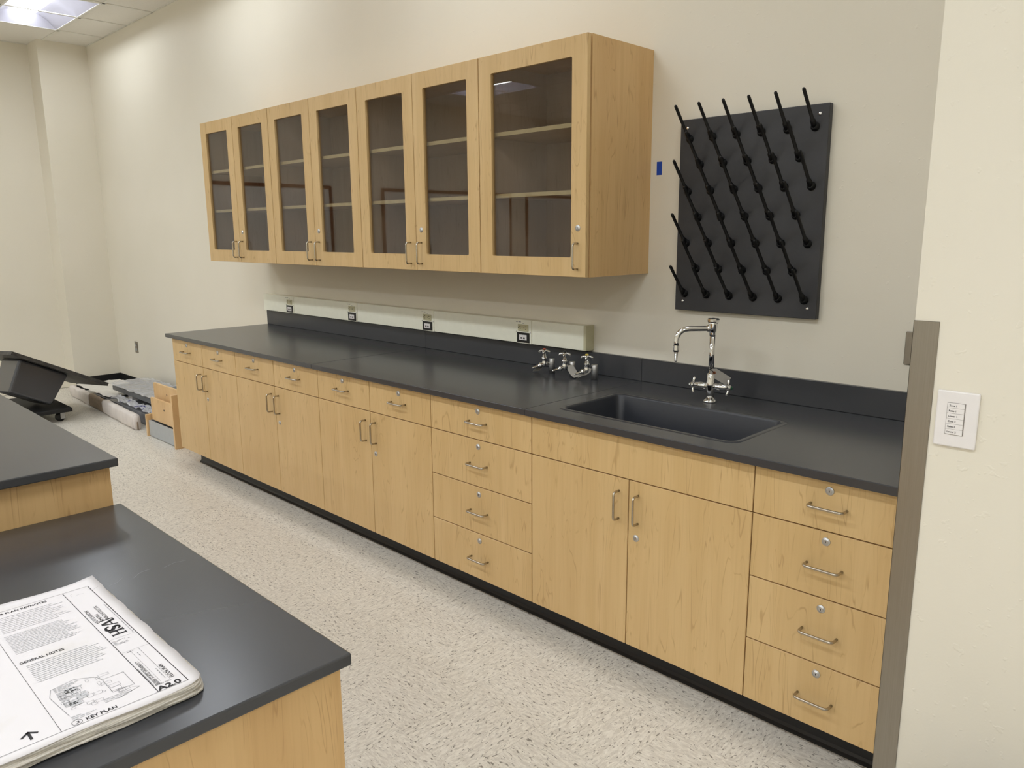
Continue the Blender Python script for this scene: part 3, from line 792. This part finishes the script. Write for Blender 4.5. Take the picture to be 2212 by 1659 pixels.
for k in range(top+1):
    z = .7655 + k*.0019
    f = 1 - k/top
    vs, fs, NX, NY = sheet(k, z, 3.440, 4.040, -3.255, -2.338, .0014 if k < top else .0010, rs.uniform(-.003, .003) + .006*f, rs.uniform(-.003, .003) + .003*f)
    n0 = len(vs); m = MB(); th = .0016 if k < top else .0009
    m.add(vs + [(x, y, z_-th) for x, y, z_ in vs], fs + [[n0+i for i in f_[::-1]] for f_ in fs] , 0, True)
    q = NY+1
    edge = [i*q for i in range(NX+1)] + [NX*q+j for j in range(1, NY+1)] + [i*q+NY for i in range(NX-1, -1, -1)] + [j for j in range(NY-1, 0, -1)]
    for a, b in zip(edge, edge[1:]+edge[:1]): m.f.append([a, b, n0+b, n0+a]); m.mi.append(0); m.sm.append(False)
    m.build('sheet', 'paper' if k == top else 'paper_side', DS)
ZP = .7655 + top*.0019 + .0006
R90 = math.pi/2
def line(m, x0, y0, x1, y1, w):
    d = Vector((x1-x0, y1-y0)); l_ = d.length; d /= l_; nx, ny = -d.y*w/2, d.x*w/2
    m.add([(x0+nx, y0+ny, ZP), (x1+nx, y1+ny, ZP), (x1-nx, y1-ny, ZP), (x0-nx, y0-ny, ZP)], [[0, 1, 2, 3]])
m = MB()
FX0, FX1, FYR, FYT, FYD = 3.481, 4.022, -2.362, -2.414, -2.567
for a in ((FX0, FYR, FX1, FYR, .0014), (FX0, FYT, FX1, FYT, .0012), (FX0, FYD, FX1, FYD, .0007), (FX0, FYR, FX0, -3.2, .0007), (FX1, FYR, FX1, -3.2, .0007),
          (3.775, FYT, 3.775, FYR, .0004), (3.842, FYT, 3.842, FYR, .0004), (3.842, -2.383, 4.0, -2.383, .0004), (3.842, -2.398, 3.99, -2.398, .0003)): line(m, *a)
m.build('printed_lines', 'ink', DS)
LT = 'lettering'
text(LT, 'A2.0', .0205, (4.0195, -2.4115, ZP), R90, 'ink', DS, width=.041, bold=.0007)
text(LT, 'SHEET NO.', .006, (4.0005, -2.4105, ZP), R90, 'ink', DS, width=.026)
text(LT, 'KEY PLAN', .0125, (4.0175, -2.5285, ZP), R90, 'ink', DS, width=.048, bold=.0003)
text(LT, '3', .010, (4.0165, -2.5440, ZP), R90, 'ink', DS, width=.0052)
text(LT, 'GENERAL NOTES', .0125, (3.7465, -2.560, ZP), R90, 'ink', DS, width=.075, bold=.0002)
text(LT, 'FLOOR PLAN KEYNOTES', .0125, (3.4985, -2.5635, ZP), R90, 'ink', DS, width=.114, bold=.0002)
text(LT, 'BOISE STATE UNIVERSITY', .0088, (3.998, -2.4015, ZP), math.pi, 'ink', DS, width=.106)
text(LT, 'FLOOR PLAN', .0100, (3.992, -2.3740, ZP), math.pi, 'ink', DS, width=.058, bold=.0001)
text(LT, 'HUTCHISON', .0105, (3.684, -2.4010, ZP), math.pi, 'ink', DS, width=.076)
text(LT, 'SMITH', .0105, (3.680, -2.3905, ZP), math.pi, 'ink', DS, width=.040)
text(LT, 'ARCHITECTS', .0105, (3.678, -2.3800, ZP), math.pi, 'ink', DS, width=.080)
# logo block H S A, drawn as shapes (reads along -x, tops toward -y)
m = MB()
def lg(pts):   # local (a along reading, b up) in a 0..90 x 0..30 box -> sheet
    m.add([(3.764 - a*.001, -2.3745 - b*.001*.92, ZP) for a, b in pts], [list(range(len(pts)))])
for pts in (((0, 0), (11, 0), (11, 2), (8, 2), (8, 28), (11, 28), (11, 30), (0, 30), (0, 28), (3, 28), (3, 2), (0, 2)), ((8, 14), (20, 14), (20, 17), (8, 17)),
            ((17, 0), (29, 0), (29, 2), (26, 2), (26, 28), (29, 28), (29, 30), (17, 30), (17, 28), (20, 28), (20, 2), (17, 2))): lg(pts)
sc = [(50, 22), (49, 27), (43, 30), (37, 30), (31, 26), (31, 20), (36, 16), (44, 12), (45, 7), (40, 3), (34, 4), (31, 9)]
for i in range(len(sc)-1):
    (a0_, b0_), (a1_, b1_) = sc[i], sc[i+1]; d = Vector((a1_-a0_, b1_-b0_)); l_ = d.length; w = 1.4 + 2.6*math.sin(math.pi*(i+.5)/(len(sc)-1)); nx, ny = -d.y/l_*w, d.x/l_*w; ex, ey = d.x/l_*.8, d.y/l_*.8
    lg(((a0_+nx-ex, b0_+ny-ey), (a1_+nx+ex, b1_+ny+ey), (a1_-nx+ex, b1_-ny+ey), (a0_-nx-ex, b0_-ny-ey)))
for pts in (((52, 0), (55, 0), (67, 28), (66, 30), (63, 30)), ((64, 30), (70, 30), (83, 0), (75, 0)), ((58, 9), (76, 9), (75, 12), (59, 12)), ((84, 0), (87, 0), (87, 30), (84, 30))): lg(pts)
m.build('logo', 'ink', DS)
# circle of the key plan bubble, north arrow, key plan drawing, note lines
m = MB()
def ring(cx, cy, r, w, n=20):
    for k in range(n):
        a, b = 2*math.pi*k/n, 2*math.pi*(k+1)/n; line(m, cx+r*math.cos(a), cy+r*math.sin(a), cx+r*math.cos(b), cy+r*math.sin(b), w)
ring(4.0125, -2.5415, .0078, .0007)
ar = (3.997, -2.606)
line(m, ar[0]+.012, ar[1], ar[0]-.012, ar[1], .0045); line(m, ar[0]-.013, ar[1]+.001, ar[0]-.001, ar[1]-.012, .004); line(m, ar[0]-.013, ar[1]-.001, ar[0]-.001, ar[1]+.012, .004)
m.build('printed_symbols', 'ink', DS)
m = MB()
for i in range(26):
    x = 3.886 + .088*rs.random(); y = -2.545 + .085*rs.random(); w = .004+.010*rs.random(); h = .004+.014*rs.random()
    for a in ((x, y, x+w, y), (x+w, y, x+w, y+h), (x+w, y+h, x, y+h), (x, y+h, x, y)): line(m, *a, .0005)
for a in ((3.905, -2.553, 3.880, -2.545), (3.880, -2.545, 3.872, -2.505), (3.872, -2.505, 3.892, -2.475), (3.910, -2.470, 3.910, -2.434), (3.910, -2.434, 3.965, -2.434), (3.965, -2.434, 3.965, -2.470), (3.965, -2.470, 3.910, -2.470), (3.905, -2.553, 3.985, -2.545), (3.892, -2.475, 3.91, -2.47), (3.979, -2.43, 3.991, -2.47), (3.979, -2.43, 3.971, -2.44)): line(m, *a, .0008)
def rows(x0, x1, step, y0, y1, w, dash=True):
    x = x0
    while x < x1:
        y = y0; ye = y1 - rs.random()*.03
        while y < ye:
            l_ = .004 + .008*rs.random(); line(m, x, y, x, min(y+l_, ye), w); y += l_ + .0016
        x += step
m.build('printed_plan', 'ink_grey', DS)
m = MB()
rows(3.515, 3.60, .0085, -2.552, -2.425, .0022); rows(3.61, 3.705, .0068, -2.555, -2.430, .0026)
rows(3.760, 3.835, .0075, -2.553, -2.425, .0026)
for x in (3.88, 3.90, 3.92, 3.94): rows(x, x+.016, .0045, -2.542, -2.50, .0028)
rows(3.992, 4.006, .005, -2.545, -2.50, .0024); rows(3.978, 3.99, .005, -2.49, -2.44, .002)
for (x, y) in ((3.895, -2.53), (3.93, -2.52), (3.945, -2.535)): m.add([(x, y, ZP), (x+.016, y, ZP), (x+.016, y+.018, ZP), (x, y+.018, ZP)], [[0, 1, 2, 3]])
m.build('printed_notes', 'ink_pale', DS)
m = MB()
rows(3.785, 3.802, .0042, -2.411, -2.385, .0012); rows(3.785, 3.795, .0042, -2.383, -2.367, .0012)
rows(3.846, 3.849, .0042, -2.405, -2.370, .0022)
for y in (-2.4125, -2.4085): 
    x = 3.997
    while x > 3.925: l_ = .004+.006*rs.random(); line(m, x, y, x-l_, y, .0014); x -= l_+.0014
for y, a, b in ((-2.388, 3.985, 3.945), (-2.3665, 3.77, 3.60), (-2.3905, 3.875, 3.86)):
    x = a
    while x > b: l_ = .003+.005*rs.random(); line(m, x, y, x-l_, y, .0012); x -= l_+.002
px_ = (3.505, -2.405)
for k in range(22):
    q_ = (3.488 + .026*rs.random(), px_[1] + k*.0017); line(m, px_[0], px_[1], q_[0], q_[1], .0005) if k % 3 else None; px_ = q_
m.build('printed_small_text', 'ink_grey', DS)

# ------------------------------------------------------------------ clutter on the floor by the corner
def loose_drawer(label, org, fx0, fx1, fy0, fy1, fz0, fz1, bx, hole, org_mat='maple_pale'):
    t = thing('loose_drawer', label, 'drawer', org, 'loose drawers on the floor')
    MB().bbox(fx0, fx1, fy0, fy1, fz0, fz1, .001).build('front', org_mat, t)
    x0, x1, y0, y1, z0, z1 = bx; w = .012
    MB().box(x0, x0+w, y0, y1, z0, z1).box(x1-w, x1, y0, y1, z0, z1).box(x0+w, x1-w, y0, y0+w, z0, z1).box(x0+w, x1-w, y1-w, y1, z0, z1).box(x0+w, x1-w, y0+w, y1-w, z0, z0+.008).build('box', 'greybox', t)
    if hole: MB().lathe(hole, (0, -1, 0), [(.008, 0), (.008, .0006)], 12).build('lock_hole', 'slot', t)
    return t
ld = loose_drawer('loose drawer standing with tall maple front beside the end cabinet', (-.37, -.4, 0), -.385, -.363, -.652, -.19, .0, .412, (-.930, -.386, -.625, -.215, .006, .128), None)
MB().box(-.952, -.931, -.640, -.20, 0, .175).build('back', 'maple_pale', ld)
loose_drawer('loose drawer with holed maple front stacked lower in the pile', (-.65, -.4, .14), -.908, -.400, -.602, -.582, .135, .315, (-.89, -.41, -.581, -.19, .140, .262), (-.655, -.602, .245))
loose_drawer('loose drawer with holed maple front on top of the pile', (-.7, -.35, .27), -.955, -.452, -.553, -.533, .265, .420, (-.94, -.47, -.532, -.15, .268, .37), (-.70, -.553, .352))

wp = thing('wrapped_panel', 'long board on edge wrapped in white foam along the floor', 'wrapped board', (-2.2, -.57, 0))
def wrapped(x0, x1, h, th, amp, seed):
    m = MB(); n = 26; vs = []; rr = random.Random(seed); ph = [rr.uniform(0, 6) for _ in range(4)]
    K = 12
    for i in range(n+1):
        x = x0 + (x1-x0)*i/n; yc = -.535 - (x+3.1)*.0445
        for k in range(K):
            a = 2*math.pi*k/K; cx, sx = math.cos(a), math.sin(a)
            px_ = math.copysign(abs(cx)**.5, cx)*th/2; pz_ = h/2 + math.copysign(abs(sx)**.5, sx)*h/2
            wv = amp*(math.sin(x*17+ph[0]+k) + .6*math.sin(x*41+ph[1]+2*k))
            vs.append((x, yc - px_ + wv, max(.001, pz_ + wv*.6)))
    fs = [[i*K+k, i*K+(k+1) % K, (i+1)*K+(k+1) % K, (i+1)*K+k] for i in range(n) for k in range(K)] + [list(range(K)), [n*K+k for k in range(K)]]
    return m.add(vs, fs, 0, True)
wrapped(-2.05, -1.22, .124, .064, .0018, 1).build('foam_wrap', 'foam', wp)
wrapped(-2.50, -2.06, .115, .050, .0012, 2).build('cardboard_sleeve', 'card', wp)
wrapped(-3.15, -2.51, .105, .058, .0040, 3).build('foam_wrap', 'foam', wp)
wrapped(-1.2195, -1.195, .118, .052, .001, 4).build('foam_fold', 'foam', wp)
wrapped(-1.1945, -1.193, .070, .012, .0003, 5).build('board_end', 'card', wp)

ss = tag(MB().bbox(-2.55, -.985, -.515, -.06, .0, .098, .002).build('stone_slab', 'slab_film', None, (-1.8, -.3, 0)), 'thick grey slab lying flat beside the foam-wrapped board', 'slab')
for k, x in enumerate((-2.0, -1.15)):
    tag(MB().bbox(x, x+.09, -.40, -.10, .0985, .158, .002).build('spacer_block', 'white_pl' if k == 0 else 'black', None, (x, -.25, .0985)), ('pale spacer block' if k == 0 else 'black spacer block') + ' between the two grey slabs', 'block')
tag(MB().bbox(-2.30, -1.00, -.43, -.05, .1585, .199, .002).build('stone_slab', 'slab', None, (-1.6, -.25, .16)), 'grey slab raised on blocks behind the pile of drawers', 'slab')
def crumple(name, x0, x1, y0, y1, z, amp, mat, label, cat, seed, nx=34, ny=16, th=.0012, skew=0):
    rr = random.Random(seed); ph = [rr.uniform(0, 6.28) for _ in range(8)]; vs = []
    for i in range(nx+1):
        for j in range(ny+1):
            u, v = i/nx, j/ny; x = x0+(x1-x0)*u + skew*v; y = y0+(y1-y0)*v
            w = abs(math.sin(x*11+y*7+ph[0])) + .7*abs(math.sin(x*23-y*31+ph[1])) + .5*abs(math.sin(-x*37+y*43+ph[2])) + .35*rr.random()
            vs.append((x + .006*math.sin(y*40+ph[3]), y + .006*math.sin(x*35+ph[4]), z + amp*w))
    q = ny+1; fs = [[i*q+j, (i+1)*q+j, (i+1)*q+j+1, i*q+j+1] for i in range(nx) for j in range(ny)]
    n0 = len(vs); edge = [i*q for i in range(nx+1)] + [nx*q+j for j in range(1, ny+1)] + [i*q+ny for i in range(nx-1, -1, -1)] + [j for j in range(ny-1, 0, -1)]
    m = MB(); m.add(vs + [(a, b, c-th) for a, b, c in vs], fs + [[n0+i for i in f[::-1]] for f in fs], 0, False)
    for a, b in zip(edge, edge[1:]+edge[:1]): m.f.append([a, b, n0+b, n0+a]); m.mi.append(0); m.sm.append(False)
    return tag(m.build(name, mat, None, ((x0+x1)/2, (y0+y1)/2, z)), label, cat)
crumple('foam_sheet', -3.12, -2.20, -.505, -.10, .1005, .006, 'wrap', 'white foam sheet crumpled over slabs near the room corner', 'foam sheet', 5)
crumple('plastic_sheet', -2.12, -1.00, -.525, -.435, .1005, .020, 'film', 'clear and blue plastic film crumpled on the lower grey slab', 'plastic film', 6)
crumple('plastic_sheet', -2.42, -1.05, -.44, -.06, .2005, .007, 'film_clear', 'clear plastic film draped on the raised grey slab', 'plastic film', 8)

# spare sink top tipped on a dolly
Rp = Vector((-1.909, -.580, .295)); A = Vector((.039, -.887, .459)).normalized(); Bv = Vector((-.989, -.12, -.07)); Bv = (Bv - A*Bv.dot(A)).normalized(); Nn = A.cross(Bv).normalized()
if Nn.z > 0: Nn = -Nn
def F(a, b, n): return Rp + A*a + Bv*b + Nn*n
us = thing('spare_sink_top', 'black resin worktop section with moulded sink tipped up on a dolly', 'sink', Rp + A*.4 + Bv*.4)
def fbox(m, a0, a1, b0, b1, n0, n1, tp=0):
    vs = [F(a, b, n0) for a in (a0, a1) for b in (b0, b1)] + [F(a, b, n1) for a in (a0+tp, a1-tp) for b in (b0+tp, b1-tp)]
    return m.add(vs, [(0, 1, 3, 2), (4, 6, 7, 5), (0, 4, 5, 1), (2, 3, 7, 6), (0, 2, 6, 4), (1, 5, 7, 3)])
SL, SW = .796, .80
fbox(MB(), 0, SL, 0, SW, 0, .028).build('slab', 'epoxy_under', us)
b = fbox(MB(), .300, .699, .095, .52, .0285, .318, .028)
bm_ = b.build('basin', 'epoxy', us)
bev = bm_.modifiers.new('bevel', 'BEVEL'); bev.width = .022; bev.segments = 3; bev.limit_method = 'ANGLE'
dl = thing('dolly', 'black flat dolly with casters under the tipped sink top', 'dolly', (-2.3, -1.15, 0))
dx0, dx1, dy0, dy1, dz0, dz1 = -2.75, -1.93, -1.50, -.885, .086, .122
m = MB().bbox(dx0, dx1, dy0, dy1, dz0, dz1, .006); m.build('deck', 'black_matte', dl)
MB().bbox(dx1-.30, dx1-.22, dy0+.28, dy0+.31, dz1, dz1+.0015, .0005).build('deck_label', 'white_pl', dl)
for cx in (dx0+.09, dx1-.09):
    for cy in (dy0+.09, dy1-.08):
        c = MB().bbox(cx-.03, cx+.03, cy-.03, cy+.03, dz0-.004, dz0-.0005, .001).box(cx+.017, cx+.021, cy+.000, cy+.034, .022, dz0-.004).box(cx-.021, cx-.017, cy+.000, cy+.034, .022, dz0-.004).build('caster', 'caster', dl)
        MB().lathe((cx-.014, cy, .0398), (1, 0, 0), [(.014, 0), (.0385, .002), (.0395, .006), (.0395, .022), (.0385, .026), (.014, .028)], 20).build('wheel', 'black', c)

# dark rounded rim just entering the frame in front of the column
bn = thing('waste_bin', 'black rounded bin standing on the floor in front of the column', 'bin', (5.08, -1.36, 0))
m = MB().lathe((5.08, -1.36, 0.0), (0, 0, 1), [(.115, 0), (.118, .01), (.136, .488), (.144, .490), (.146, .499), (.141, .503), (.134, .498), (.116, .02), (.01, .016)], 32)
m.build('bucket', 'black', bn)

for o in DS.children:
    if o.name.startswith('printed_'): o['kind'] = 'stuff'
